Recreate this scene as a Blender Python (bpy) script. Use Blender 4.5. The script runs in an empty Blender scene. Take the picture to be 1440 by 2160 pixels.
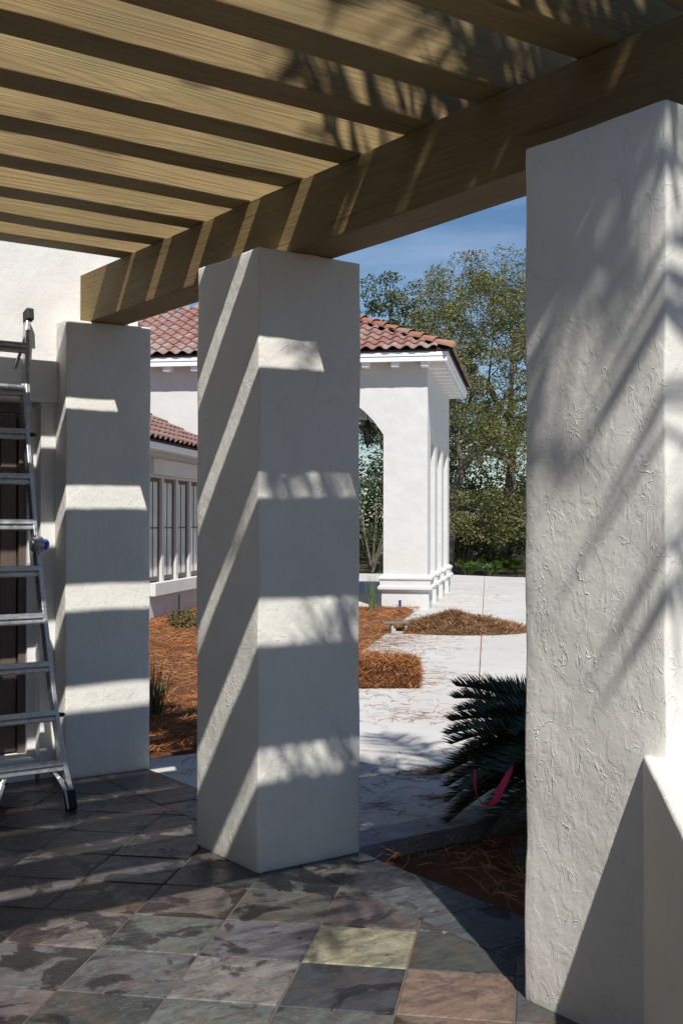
import bpy, bmesh, math, random
from mathutils import Vector, Matrix, noise
rnd = random.Random(7)
S = bpy.context.scene
COL = S.collection
# ------------------------------------------------------------------ camera, sky, sun, exposure
yaw, pit, rol, FPX, EYE = math.radians(35.64), math.radians(.4923), math.radians(.0902), 2421.7, 1.697
fw = Vector((math.sin(yaw)*math.cos(pit), math.cos(yaw)*math.cos(pit), math.sin(pit)))
r0 = Vector((math.cos(yaw), -math.sin(yaw), 0)); u0 = r0.cross(fw)
RR = r0*math.cos(rol)+u0*math.sin(rol); UU = -r0*math.sin(rol)+u0*math.cos(rol)
cd = bpy.data.cameras.new('camera'); cam = bpy.data.objects.new('camera', cd); COL.objects.link(cam)
cd.sensor_fit = 'VERTICAL'; cd.sensor_height = 24; cd.lens = FPX/2160*24; cd.clip_end = 2000; cd.clip_start = .05
M = Matrix((RR, UU, -fw)).transposed().to_4x4(); M.translation = Vector((0, 0, EYE)); cam.matrix_world = M
S.camera = cam
TOSUN = Vector((-.33, -.739, 1)).normalized()
elev = math.asin(TOSUN.z); azim = math.atan2(TOSUN.x, TOSUN.y)
w = bpy.data.worlds.new('World'); S.world = w; w.use_nodes = True
nt = w.node_tree; bg = nt.nodes['Background']
sky = nt.nodes.new('ShaderNodeTexSky'); sky.sky_type = 'NISHITA'; sky.sun_disc = False
sky.sun_elevation = elev; sky.sun_rotation = azim % (2*math.pi); sky.air_density = 1.0; sky.dust_density = .1; sky.ozone_density = 3.0
tc = nt.nodes.new('ShaderNodeTexCoord'); mp = nt.nodes.new('ShaderNodeMapping'); mp.inputs['Scale'].default_value = (1.6, 1.6, 9)
nz = nt.nodes.new('ShaderNodeTexNoise'); nz.inputs['Scale'].default_value = 2.3; nz.inputs['Detail'].default_value = 6; nz.inputs['Roughness'].default_value = .55
rp = nt.nodes.new('ShaderNodeValToRGB'); rp.color_ramp.elements[0].position = .47; rp.color_ramp.elements[1].position = .8
rp.color_ramp.elements[1].color = (.5, .5, .5, 1)
mx = nt.nodes.new('ShaderNodeMix'); mx.data_type = 'RGBA'; mx.inputs['B'].default_value = (7.2, 8.6, 11.5, 1)
L = nt.links.new
L(tc.outputs['Generated'], mp.inputs[0]); L(mp.outputs[0], nz.inputs['Vector']); L(nz.outputs[0], rp.inputs[0])
L(rp.outputs[0], mx.inputs['Factor']); hs_ = nt.nodes.new('ShaderNodeHueSaturation'); hs_.inputs['Saturation'].default_value = 1.14; hs_.inputs['Value'].default_value = 1.1; L(sky.outputs[0], hs_.inputs['Color']); L(hs_.outputs[0], mx.inputs['A']); L(mx.outputs['Result'], bg.inputs[0])
bg.inputs[1].default_value = .066
sd = bpy.data.lights.new('sun', 'SUN'); so = bpy.data.objects.new('sun', sd); COL.objects.link(so)
sd.energy = 5.0; sd.angle = math.radians(.5); sd.color = (1, .965, .91)
so.rotation_euler = (-TOSUN).to_track_quat('-Z', 'Y').to_euler(); so.location = (0, 0, 30)
S.view_settings.view_transform = 'Standard'; S.view_settings.look = 'None'; S.view_settings.gamma = 1
S.view_settings.exposure = .22
S.render.engine = 'CYCLES'; S.cycles.max_bounces = 6; S.cycles.diffuse_bounces = 4

# ------------------------------------------------------------------ material helpers
class N:
    def __init__(s, name):
        s.m = bpy.data.materials.new(name); s.m.use_nodes = True; s.t = s.m.node_tree
        s.b = s.t.nodes['Principled BSDF']; s.b.inputs['Specular IOR Level'].default_value = .3
        s.tc = s.t.nodes.new('ShaderNodeTexCoord')
    def n(s, typ, **k):
        o = s.t.nodes.new('ShaderNode'+typ)
        for a, v in k.items(): setattr(o, a, v)
        return o
    def set(s, node, key, v):
        if v is None: return
        if isinstance(v, bpy.types.NodeSocket): s.t.links.new(v, node.inputs[key])
        else: node.inputs[key].default_value = v
    def coords(s, scale=(1, 1, 1), kind='Object', off=(0, 0, 0), rot=(0, 0, 0), vec=None):
        m = s.n('Mapping'); s.set(m, 'Vector', vec or s.tc.outputs[kind]); m.inputs['Scale'].default_value = scale
        m.inputs['Location'].default_value = off; m.inputs['Rotation'].default_value = rot; return m.outputs[0]
    def noise(s, vec, sc, det=4, ro=.55, dist=0):
        o = s.n('TexNoise'); s.set(o, 'Vector', vec); s.set(o, 'Scale', sc); s.set(o, 'Detail', det); s.set(o, 'Roughness', ro); s.set(o, 'Distortion', dist); return o.outputs[0]
    def vor(s, vec, sc, feat='F1', out='Distance'):
        o = s.n('TexVoronoi', feature=feat); s.set(o, 'Vector', vec); s.set(o, 'Scale', sc); return o.outputs[out]
    def math(s, op, a, b=None, c=None, clamp=False):
        o = s.n('Math', operation=op, use_clamp=clamp); s.set(o, 0, a); s.set(o, 1, b); s.set(o, 2, c); return o.outputs[0]
    def ramp(s, f, stops):
        o = s.n('ValToRGB'); cr = o.color_ramp
        while len(cr.elements) < len(stops): cr.elements.new(.5)
        for e, (p, c) in zip(cr.elements, stops):
            e.position = p; e.color = (c, c, c, 1) if isinstance(c, (int, float)) else tuple(c)+(1,)
        s.set(o, 0, f); return o.outputs[0]
    def mix(s, f, a, b, bt='MIX'):
        o = s.n('Mix', data_type='RGBA', blend_type=bt)
        for k, v in (('Factor', f), ('A', a), ('B', b)):
            if isinstance(v, tuple) and len(v) == 3: v = v+(1,)
            s.set(o, k, v)
        return o.outputs['Result']
    def bump(s, h, strength=.5, dist=.01, normal=None):
        o = s.n('Bump'); s.set(o, 'Height', h); s.set(o, 'Strength', strength); s.set(o, 'Distance', dist); s.set(o, 'Normal', normal); return o.outputs[0]
    def out(s, col=None, rough=None, nor=None, **k):
        if isinstance(col, tuple) and len(col) == 3: col = col+(1,)
        s.set(s.b, 'Base Color', col); s.set(s.b, 'Roughness', rough); s.set(s.b, 'Normal', nor)
        for a, v in k.items(): s.set(s.b, a, v)
        return s.m

def m_stucco(name, col, ridges=1., fine=.5, dirt=0.):
    m = N(name); v = m.coords(); 
    a = m.noise(m.coords((1, 1, .7), rot=(.3, .5, 0)), 9, 4, .5, .5)                       # trowel ridges: thin contour lines of a slow noise
    r = m.math('SUBTRACT', 1, m.math('MULTIPLY', m.math('ABSOLUTE', m.math('SUBTRACT', a, .5)), 80), clamp=True)
    b = m.noise(m.coords((1, 1, .45), rot=(.4, .3, 0)), 13, 3, .5, .6)
    r2 = m.math('SUBTRACT', 1, m.math('MULTIPLY', m.math('ABSOLUTE', m.math('SUBTRACT', b, .52)), 75), clamp=True)
    mask = m.ramp(m.noise(v, 7, 4, .6), [(.49, 0), (.6, 1)]); mask2 = m.ramp(m.noise(m.coords(off=(5, 3, 1)), 6.5, 4, .6), [(.5, 0), (.62, 1)])
    pit_ = m.ramp(m.vor(v, 38), [(.04, 0), (.11, 1)])
    pm = m.ramp(m.noise(v, 8, 2), [(.55, 1), (.62, 0)])
    pits = m.math('MAXIMUM', pit_, pm)
    h = m.math('MULTIPLY', m.math('ADD', m.math('MULTIPLY', r, mask), m.math('MULTIPLY', r2, mask2)), ridges)
    h = m.math('ADD', h, m.math('MULTIPLY', m.noise(v, 4.5, 4, .6), 2.6))
    h = m.math('ADD', h, m.math('MULTIPLY', m.ramp(m.noise(m.coords((1, 1, .6), rot=(.5, .2, .3)), 16, 4, .55, .6), [(.44, 0), (.52, 1)]), .38*ridges))
    h = m.math('ADD', h, m.math('MULTIPLY', m.noise(v, 160, 3, .6), .3*fine))
    h = m.math('ADD', h, m.math('MULTIPLY', pits, .8*ridges))
    c = m.mix(m.ramp(m.noise(v, 2.2, 5, .6), [(.3, 0), (.75, 1)]), tuple(x*k_ for x, k_ in zip(col, (.9, .89, .87))), col)
    if dirt:
        sx = m.n('SeparateXYZ'); m.set(sx, 0, m.tc.outputs['Object'])
        d = m.ramp(m.math('ADD', sx.outputs[2], m.math('MULTIPLY', m.noise(v, 6, 5), .35)), [(.13, dirt), (.38, 0)])
        c = m.mix(d, c, (.42, .38, .3))
    return m.out(c, .85, m.bump(h, .75, .0042))
def m_wood(name, light, dark, axis=0, green=.5):
    m = N(name)
    oi = m.n('ObjectInfo'); of = m.n('VectorMath', operation='MULTIPLY_ADD'); cx = m.n('CombineXYZ')
    m.set(cx, 0, oi.outputs['Random']); m.set(cx, 1, oi.outputs['Random']); m.set(cx, 2, oi.outputs['Random'])
    m.t.links.new(cx.outputs[0], of.inputs[0]); of.inputs[1].default_value = (31, 17, 47); m.t.links.new(m.tc.outputs['Object'], of.inputs[2])
    p = of.outputs[0]
    sc = [8, 8, 8]; sc[axis] = .33
    v = m.coords(tuple(sc), vec=p)
    g = m.noise(v, .9, 2, .45, .25)
    rings = m.math('ADD', m.math('MULTIPLY', m.math('SINE', m.math('MULTIPLY', g, 130)), .5), .5)
    rings = m.ramp(rings, [(.35, 0), (.95, 1)])
    sf = [90, 90, 90]; sf[axis] = 3
    fib = m.noise(m.coords(tuple(sf), vec=p), 1, 4, .6)
    patch = m.ramp(m.noise(m.coords((1.3, 4, 4) if axis == 0 else (4, 1.3, 4), vec=p), 1.4, 4), [(.38, 0), (.66, 1)])
    pc = m.ramp(m.noise(m.coords((.8, 3, 3) if axis == 0 else (3, .8, 3), off=(9, 2, 4), vec=p), 1.5, 4), [(.56, 0), (.74, 1)])
    kn = m.ramp(m.vor(m.coords((.9, 3.5, 3.5) if axis == 0 else (3.5, .9, 3.5), vec=p), 1.1), [(.05, 1), (.11, 0)])
    c = m.mix(patch, light, tuple(a*.72 for a in light))
    c = m.mix(m.math('MULTIPLY', m.math('MULTIPLY', rings, m.ramp(m.noise(m.coords((.9, 2, 2) if axis == 0 else (2, .9, 2), vec=p), 1.3, 3), [(.35, .1), (.65, .55)])), .85), c, dark)
    c = m.mix(m.math('MULTIPLY', pc, green), c, (.15, .2, .1))
    c = m.mix(m.math('MULTIPLY', kn, .8), c, (.06, .035, .02))
    c = m.mix(m.ramp(fib, [(.35, .35), (.6, 0)]), c, dark)
    crk = m.ramp(m.noise(m.coords((1.5, 30, 30) if axis == 0 else (30, 1.5, 30), vec=p), 1, 2), [(.29, 1), (.31, 0)])
    c = m.mix(m.math('MULTIPLY', crk, .7), c, (.03, .02, .012))
    c = m.mix(m.math('MULTIPLY', m.math('FRACT', m.math('MULTIPLY', oi.outputs['Random'], 5.7)), .55), c, tuple(a*.6 for a in light))
    h = m.math('ADD', m.math('MULTIPLY', rings, .4), fib)
    return m.out(c, .72, m.bump(h, .6, .003))
def m_plain(name, col, rough=.6, var=.12, sc=8, bump=.3, bd=.003, **k):
    m = N(name); v = m.coords(); nn = m.noise(v, sc, 5, .6)
    c = m.mix(m.ramp(nn, [(.3, 0), (.7, 1)]), tuple(x*(1-var) for x in col), tuple(min(1, x*(1+var)) for x in col))
    return m.out(c, rough, m.bump(m.noise(v, sc*6, 3), bump, bd), **k)
def m_metal(name, col=(.62, .63, .65), rough=.32):
    m = N(name); v = m.coords((1, 1, 1))
    r = m.ramp(m.noise(v, 12, 5, .65), [(.3, rough*.8), (.7, rough*1.6)])
    c = m.mix(m.ramp(m.noise(v, 30, 4), [(.4, 0), (.75, 1)]), col, tuple(x*.7 for x in col))
    return m.out(c, r, m.bump(m.noise(m.coords((1, 1, .1)), 90, 3), .15, .001), Metallic=.9)
def m_leaf(name, stops, rough=.5, trans=.25):
    m = N(name); g = m.n('NewGeometry'); ri = g.outputs['Random Per Island']
    m.out(m.ramp(ri, stops), rough)
    tr = m.n('BsdfTranslucent'); ms = m.n('MixShader'); m.set(tr, 'Color', m.ramp(ri, [(p, tuple(min(1, x*1.5) for x in c)) for p, c in stops]))
    ms.inputs[0].default_value = trans; m.t.links.new(m.b.outputs[0], ms.inputs[1]); m.t.links.new(tr.outputs[0], ms.inputs[2])
    m.t.links.new(ms.outputs[0], m.t.nodes['Material Output'].inputs[0]); return m.m
def m_island(name, stops, rough=.8, var=.25, sc=20, bd=.004, bump=.4):
    m = N(name); g = m.n('NewGeometry'); v = m.coords()
    c = m.ramp(g.outputs['Random Per Island'], stops)
    c = m.mix(m.ramp(m.noise(v, sc, 5, .65), [(.35, var), (.65, 0)]), c, (.05, .035, .03))
    return m.out(c, rough, m.bump(m.noise(v, sc*5, 3), bump, bd))

MT = {}
MT['stucco'] = m_stucco('column_stucco', (.76, .745, .69), .6, .6, .25)
MT['stucco_house'] = m_stucco('house_stucco', (.76, .752, .73), .35, .4)
MT['stucco_far'] = m_stucco('villa_stucco', (.64, .64, .63), .12, .3)
MT['joist'] = m_wood('joist_timber', (.345, .25, .117), (.15, .095, .042), 0, .45)
MT['beam'] = m_wood('beam_timber', (.28, .195, .08), (.11, .07, .027), 1, .2)
MT['trim'] = m_plain('white_trim', (.85, .85, .86), .5, .03)
MT['soffit'] = m_plain('soffit_paint', (.72, .69, .64), .7, .04)
MT['bronze'] = m_plain('bronze_frame', (.12, .09, .075), .45, .1)
MT['alu'] = m_metal('aluminium')
MT['alu_dull'] = m_metal('dull_aluminium', (.42, .43, .46), .42)
MT['rubber'] = m_plain('black_rubber', (.02, .02, .022), .6)
MT['blue'] = m_plain('blue_plastic', (.02, .12, .5), .35)
MT['iron'] = m_plain('black_iron', (.025, .022, .02), .5)
MT['bark'] = m_plain('oak_bark', (.13, .11, .088), .9, .45, 5, .9, .03)
MT['bark_pale'] = m_plain('lichen_bark', (.2, .18, .15), .9, .4, 6, .9, .03)
g = N('door_glass'); g.out((.012, .013, .012), .04, None); g.b.inputs['Specular IOR Level'].default_value = .6; MT['glass'] = g.m
g = N('window_glass'); v = g.coords(); g.out(g.mix(g.ramp(g.noise(v, 1.5, 2), [(.4, 0), (.6, 1)]), (.62, .67, .64), (.76, .8, .77)), .06, None); g.b.inputs['Specular IOR Level'].default_value = .2; MT['wglass'] = g.m
MT['tile'] = m_island('clay_tile', [(0, (.25, .125, .1)), (.22, (.3, .18, .14)), (.42, (.26, .11, .1)), (.6, (.32, .24, .22)), (.75, (.27, .12, .1)), (.9, (.26, .21, .22)), (1, (.32, .2, .15))], .75, .18, 9, .006)
MT['hip'] = m_island('hip_tile', [(0, (.33, .14, .085)), (.5, (.36, .17, .1)), (.75, (.34, .22, .17)), (1, (.3, .12, .08))], .75, .18, 9, .006)
MT['underlay'] = m_plain('roof_underlay', (.06, .04, .035), .9)
straw = [(0, (.18, .058, .02)), (.35, (.31, .115, .038)), (.7, (.39, .165, .06)), (1, (.5, .27, .12))]
MT['needle'] = m_leaf('pine_straw_needle', straw, .7, .1)
MT['needle_pale'] = m_leaf('dry_straw_needle', [(0, (.14, .065, .03)), (.5, (.25, .13, .06)), (1, (.42, .27, .15))], .7, .1)
m = N('mulch'); v = m.coords(); f = m.noise(m.coords((1, 3, 1)), 26, 6, .75, 2.); f2 = m.noise(v, 1.1, 4)
c = m.mix(m.ramp(f, [(.3, 0), (.7, 1)]), (.1, .035, .015), (.38, .155, .06)); c = m.mix(m.ramp(f2, [(.4, 0), (.65, .55)]), c, (.17, .1, .06))
MT['mulch'] = m.out(c, .95, m.bump(f, 1, .03))
m = N('leaf_litter'); v = m.coords(); f = m.noise(v, 3, 8, .7)
MT['litter'] = m.out(m.ramp(f, [(.3, (.05, .035, .02)), (.55, (.13, .1, .06)), (.75, (.08, .09, .03))]), .95, m.bump(f, 1, .05))
# concrete
m = N('concrete'); v = m.coords()
c = m.mix(m.ramp(m.noise(v, .6, 6, .6), [(.3, 0), (.7, 1)]), (.46, .445, .42), (.55, .54, .52))
c = m.mix(m.ramp(m.noise(m.coords((1, 1, 1), off=(3, 8, 0)), 2.5, 7, .7), [(.52, 0), (.72, .5)]), c, (.45, .4, .35))
c = m.mix(m.ramp(m.noise(v, 45, 4, .7), [(.56, 0), (.68, .35)]), c, (.34, .29, .25))
MT['concrete'] = m.out(c, .85, m.bump(m.noise(v, 60, 5, .7), .4, .004))
m = N('grey_paver'); v = m.coords()
MT['paver'] = m.out(m.mix(m.ramp(m.noise(v, 6, 6, .65), [(.35, 0), (.7, 1)]), (.23, .22, .23), (.36, .34, .34)), .8, m.bump(m.noise(v, 50, 4), .4, .003))
# slate: per-tile colour attribute + cleft bands + wet patches (real puddles: darker and glossy)
m = N('slate'); at = m.n('Attribute', attribute_name='tile'); base = at.outputs['Color']; al = at.outputs['Alpha']
def n4(vec, sc, det, ro, dist, k):
    o = m.n('TexNoise', noise_dimensions='4D'); m.set(o, 'Vector', vec); m.set(o, 'W', m.math('MULTIPLY', al, k)); m.set(o, 'Scale', sc); m.set(o, 'Detail', det); m.set(o, 'Roughness', ro); m.set(o, 'Distortion', dist); return o.outputs[0]
v = m.coords(); rot1 = m.coords((1, 3.2, 1), rot=(0, 0, .78)); rot2 = m.coords((3, 1, 1), rot=(0, 0, .5))
cl = n4(rot1, 4, 9, .72, .9, 60); sp = m.noise(v, 70, 4, .7)
hi = m.math('MULTIPLY', m.ramp(al, [(.35, 0), (.75, 1)]), .8)                 # some tiles are chalky and cleft, others smooth
c = m.mix(m.ramp(cl, [(.36, .8), (.6, 0)]), m.mix(1., base, (1.45, 1.42, 1.4), 'MULTIPLY'), m.mix(1., base, (.4, .38, .4), 'MULTIPLY'))
c = m.mix(m.ramp(n4(v, 9, 8, .75, 1., 44), [(.5, 0), (.6, .55)]), c, (.05, .035, .032))
c = m.mix(m.math('MULTIPLY', m.ramp(n4(rot1, 14, 9, .8, .4, 33), [(.54, 0), (.68, .8)]), hi), c, (.3, .29, .29))
c = m.mix(m.math('MULTIPLY', m.ramp(n4(rot2, 3, 6, .65, .8, 21), [(.5, 0), (.68, 1)]), .5), c, m.mix(.5, base, (.17, .09, .05)))
c = m.mix(m.ramp(sp, [(.3, .5), (.48, 0)]), c, (.03, .03, .03))
c = m.mix(m.ramp(m.vor(v, 55), [(.04, .8), (.07, 0)]), c, (.4, .38, .34))
sxyz = m.n('SeparateXYZ'); m.set(sxyz, 0, m.tc.outputs['Object'])
wn = m.math('ADD', n4(v, 3.2, 7, .58, 1.3, 90), m.math('MULTIPLY', m.math('SUBTRACT', sxyz.outputs[1], 4.3), .06))
wn = m.math('ADD', wn, m.math('MULTIPLY', m.math('SUBTRACT', m.math('FRACT', m.math('MULTIPLY', al, 7.3)), .5), .1))
wet = m.ramp(wn, [(.51, 0), (.54, .75), (.57, 1)])
c = m.mix(wet, c, m.mix(1., c, (.3, .26, .27), 'MULTIPLY'))
ro = m.ramp(wet, [(0, .5), (.6, .16), (1, .06)])
hh = m.math('ADD', m.math('MULTIPLY', cl, 1.2), m.math('MULTIPLY', sp, .25))
MT['slate'] = m.out(c, ro, m.bump(hh, .8, .008))
m = N('grout'); v = m.coords(); MT['grout'] = m.out(m.mix(m.ramp(m.noise(v, 1.6, 4), [(.5, 0), (.66, 1)]), (.1, .09, .082), (.13, .07, .035)), .9, m.bump(m.noise(v, 90, 4), .6, .003))
m = N('cycad_leaf'); v = m.coords(); MT['cycad'] = m.out(m.ramp(m.noise(v, 6, 3), [(.35, (.03, .04, .02)), (.7, (.07, .09, .045))]), .32)
MT['palm'] = m_leaf('palm_leaf', [(0, (.05, .09, .02)), (1, (.09, .13, .04))], .45, .15)
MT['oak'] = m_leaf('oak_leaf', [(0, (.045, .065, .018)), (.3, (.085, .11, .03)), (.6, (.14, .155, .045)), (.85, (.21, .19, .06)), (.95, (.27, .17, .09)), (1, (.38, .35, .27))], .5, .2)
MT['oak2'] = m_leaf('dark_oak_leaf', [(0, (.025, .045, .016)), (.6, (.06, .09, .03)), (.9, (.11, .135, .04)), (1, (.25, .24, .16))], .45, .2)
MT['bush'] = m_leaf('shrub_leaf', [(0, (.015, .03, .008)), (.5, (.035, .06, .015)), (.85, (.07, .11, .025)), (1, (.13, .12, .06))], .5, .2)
MT['palmetto'] = m_leaf('palmetto_leaf', [(0, (.03, .06, .01)), (1, (.1, .15, .025))], .45, .3)
MT['grass'] = m_leaf('grass_blade', [(0, (.08, .13, .05)), (1, (.2, .27, .12))], .5, .3)
MT['shrublet'] = m_leaf('low_shrub_leaf', [(0, (.05, .07, .02)), (.7, (.1, .12, .045)), (1, (.2, .12, .06))], .5, .2)
MT['ribbon'] = m_plain('red_ribbon', (.62, .03, .09), .5, .05)
MT['flag'] = m_plain('blue_flag', (.03, .035, .16), .5, .05)
MT['joint'] = m_plain('expansion_joint', (.22, .1, .07), .9, .3)
MT['dark'] = m_plain('dark_interior', (.03, .026, .022), .8)
MT['brown'] = m_plain('brown_blind', (.2, .15, .115), .8, .08)
MT['stone'] = m_plain('grey_block', (.4, .39, .37), .85, .15, 20)
MT['stone_dark'] = m_plain('weathered_cap', (.16, .15, .14), .85, .15, 20)
MT['bone'] = m_plain('pale_root', (.5, .48, .42), .7, .2, 20)

# ------------------------------------------------------------------ mesh helpers
def tag(o, label=None, cat=None, group=None, kind=None):
    for k, v in (('label', label), ('category', cat), ('group', group), ('kind', kind)):
        if v: o[k] = v
    return o
def empty(name, label, cat, loc=(0, 0, 0), rz=0, group=None):
    o = bpy.data.objects.new(name, None); COL.objects.link(o); o.location = loc; o.rotation_euler = (0, 0, rz); o.empty_display_size = .2
    return tag(o, label, cat, group)
class MB:
    def __init__(s): s.v = []; s.f = []
    def add(s, vs, fs):
        k = len(s.v); s.v += [tuple(p) for p in vs]; s.f += [tuple(i+k for i in f) for f in fs]
    def box(s, x0, x1, y0, y1, z0, z1):
        s.add([(x0, y0, z0), (x1, y0, z0), (x1, y1, z0), (x0, y1, z0), (x0, y0, z1), (x1, y0, z1), (x1, y1, z1), (x0, y1, z1)],
              [(0, 3, 2, 1), (4, 5, 6, 7), (0, 1, 5, 4), (1, 2, 6, 5), (2, 3, 7, 6), (3, 0, 4, 7)])
    def bar(s, a, b, w, h, up=(0, 0, 1), w2=None, h2=None):
        a = Vector(a); b = Vector(b); d = (b-a).normalized(); up = Vector(up); x = d.cross(up)
        if x.length < 1e-4: x = d.cross(Vector((0, 1, 0)))
        x.normalize(); y = x.cross(d).normalized(); w2 = w if w2 is None else w2; h2 = h if h2 is None else h2; vs = []
        for p, ww, h_ in ((a, w, h), (b, w2, h2)):
            for sx, sy in ((-1, -1), (1, -1), (1, 1), (-1, 1)): vs.append(p+x*sx*ww/2+y*sy*h_/2)
        s.add(vs, [(0, 3, 2, 1), (4, 5, 6, 7), (0, 1, 5, 4), (1, 2, 6, 5), (2, 3, 7, 6), (3, 0, 4, 7)])
    def tube(s, pts, rs, n=7, cap=True):
        pts = [Vector(p) for p in pts]; rings = []; k0 = len(s.v); ref = Vector((.31, .2, .93)); m_ = len(pts)
        for i, p in enumerate(pts):
            d = (pts[min(i+1, m_-1)]-pts[max(i-1, 0)]); d = d.normalized() if d.length > 1e-7 else Vector((0, 0, 1))
            x = d.cross(ref); 
            if x.length < .05: x = d.cross(Vector((1, 0, 0)))
            x.normalize(); y = d.cross(x); r = rs[i] if isinstance(rs, (list, tuple)) else rs
            for j in range(n): a = 2*math.pi*j/n; s.v.append(tuple(p+x*math.cos(a)*r+y*math.sin(a)*r))
        for i in range(m_-1):
            for j in range(n): q = (j+1) % n; s.f.append((k0+i*n+j, k0+i*n+q, k0+(i+1)*n+q, k0+(i+1)*n+j))
        if cap: s.f.append(tuple(k0+j for j in range(n-1, -1, -1))); s.f.append(tuple(k0+(m_-1)*n+j for j in range(n)))
    def lathe(s, c, prof, n=16):
        k0 = len(s.v); c = Vector(c)
        for r, z in prof:
            for j in range(n): a = 2*math.pi*j/n; s.v.append((c.x+r*math.cos(a), c.y+r*math.sin(a), c.z+z))
        for i in range(len(prof)-1):
            for j in range(n): q = (j+1) % n; s.f.append((k0+i*n+j, k0+i*n+q, k0+(i+1)*n+q, k0+(i+1)*n+j))
        s.f.append(tuple(k0+j for j in range(n-1, -1, -1))); s.f.append(tuple(k0+(len(prof)-1)*n+j for j in range(n)))
    def prism(s, poly, z0, z1):
        n = len(poly); s.add([(x, y, z0) for x, y in poly]+[(x, y, z1) for x, y in poly],
            [tuple(range(n-1, -1, -1)), tuple(range(n, 2*n))]+[(i, (i+1) % n, n+(i+1) % n, n+i) for i in range(n)])
    def quad(s, c, a, b): s.add([c-a-b, c+a-b, c+a+b, c-a+b], [(0, 1, 2, 3)])
    def xf(s, fn): s.v = [tuple(fn(p)) for p in s.v]; return s
    def build(s, name, mat, parent=None, smooth=False, bev=0, label=None):
        me = bpy.data.meshes.new(name); me.from_pydata(s.v, [], s.f); me.update()
        if smooth: me.polygons.foreach_set('use_smooth', [True]*len(me.polygons))
        me.materials.append(MT[mat]); o = bpy.data.objects.new(name, me); COL.objects.link(o)
        if parent: o.parent = parent
        if label: o['label'] = label
        if bev:
            b = o.modifiers.new('bevel', 'BEVEL'); b.width = bev; b.segments = 2; b.limit_method = 'ANGLE'
        return o
def rough_block(x0, x1, y0, y1, z0, z1, step=.06, amp=.004, bev=.008, seed=0):
    """stucco block: fine mesh whose faces and arrises wander a little"""
    bm = bmesh.new(); bmesh.ops.create_cube(bm, size=1)
    for v_ in bm.verts: v_.co = Vector(((x0+x1)/2+v_.co.x*(x1-x0), (y0+y1)/2+v_.co.y*(y1-y0), (z0+z1)/2+v_.co.z*(z1-z0)))
    bmesh.ops.bevel(bm, geom=bm.edges[:], offset=bev, segments=2, affect='EDGES', profile=.6)
    nz_ = int((z1-z0)/step)
    for i in range(1, nz_):
        z = z0+(z1-z0)*i/nz_
        bmesh.ops.bisect_plane(bm, geom=bm.verts[:]+bm.edges[:]+bm.faces[:], plane_co=(0, 0, z), plane_no=(0, 0, 1))
    for ax, a, b in (((1, 0, 0), x0, x1), ((0, 1, 0), y0, y1)):
        k = max(2, int((b-a)/step))
        for i in range(1, k):
            c = Vector(ax)*(a+(b-a)*i/k); bmesh.ops.bisect_plane(bm, geom=bm.verts[:]+bm.edges[:]+bm.faces[:], plane_co=c, plane_no=ax)
    for v_ in bm.verts:
        if v_.co.z > z0+.02:
            n_ = noise.noise_vector(v_.co*3+Vector((seed, 0, 0)))*amp*1.3+noise.noise_vector(v_.co*19+Vector((0, seed, 0)))*amp*.5
            v_.co += n_
    me = bpy.data.meshes.new('block'); bm.to_mesh(me); bm.free()
    me.polygons.foreach_set('use_smooth', [True]*len(me.polygons))
    return me
def link(name, me, mat, parent=None):
    me.name = name; me.materials.append(MT[mat]); o = bpy.data.objects.new(name, me); COL.objects.link(o)
    if parent: o.parent = parent
    return o

# ------------------------------------------------------------------ setting: ground, driveway, patio
c45 = math.sqrt(.5); P0 = Vector((14.312, 17.106, 0)); EU = Vector((c45, c45, 0)); EV = Vector((-c45, c45, 0))
def W(u, v, z=0): q = P0+EU*u+EV*v; return Vector((q.x, q.y, z))
g = MB(); g.add([(-300, -300, -.16), (400, -300, -.16), (400, 500, -.16), (-300, 500, -.16)], [(0, 1, 2, 3)])
tag(g.build('ground', 'litter'), kind='structure')
d = MB()
far = [W(14.4, -34), W(13.2, -2.6), W(13.8, -1), W(15, .7), W(15.3, 5), W(15, 12)]
poly = [(3.524, 4.83), (40, 4.83)]+[(p.x, p.y) for p in far]+[(W(6, 12).x, W(6, 12).y)]+[(W(*q).x, W(*q).y) for q in ((.05, 4.4), (.05, .9), (-.1, .5), (-.45, .2), (-13.83, .2))]+[(3.524, 7.47)]
d.prism(poly, -.15, 0); tag(d.build('driveway', 'concrete'), kind='structure')
j = MB()                                                     # expansion joint, control joints
p, q = Vector((7.9, 8.636, .004)), Vector((24.3, 26.3, .004)); pts = []
dirn = (q-p).normalized(); nx = Vector((-dirn.y, dirn.x, 0))*.007; p = p-dirn*4
for i in range(60):
    a = p+(q-p)*(i/60); b = p+(q-p)*((i+1)/60); wob = nx*rnd.uniform(.6, 1.2); j.add([a-wob, b-nx, b+nx, a+wob], [(0, 1, 2, 3)])
for a, b in (((3.53, 6.1), (12, 6.1)), ((3.53, 5.068), (14, 5.068))):
    j.add([(a[0], a[1]-.004, .003), (b[0], a[1]-.004, .003), (b[0], a[1]+.004, .003), (a[0], a[1]+.004, .003)], [(0, 1, 2, 3)])
tag(j.build('driveway_joints', 'joint'), kind='structure')
pv = MB(); x = 3.53
while x < 12: pv.box(x+.003, x+.607, 4.815, 5.062, -.14, .006); x += .61
tag(pv.build('paver_border', 'paver', bev=.003), kind='structure')
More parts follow.
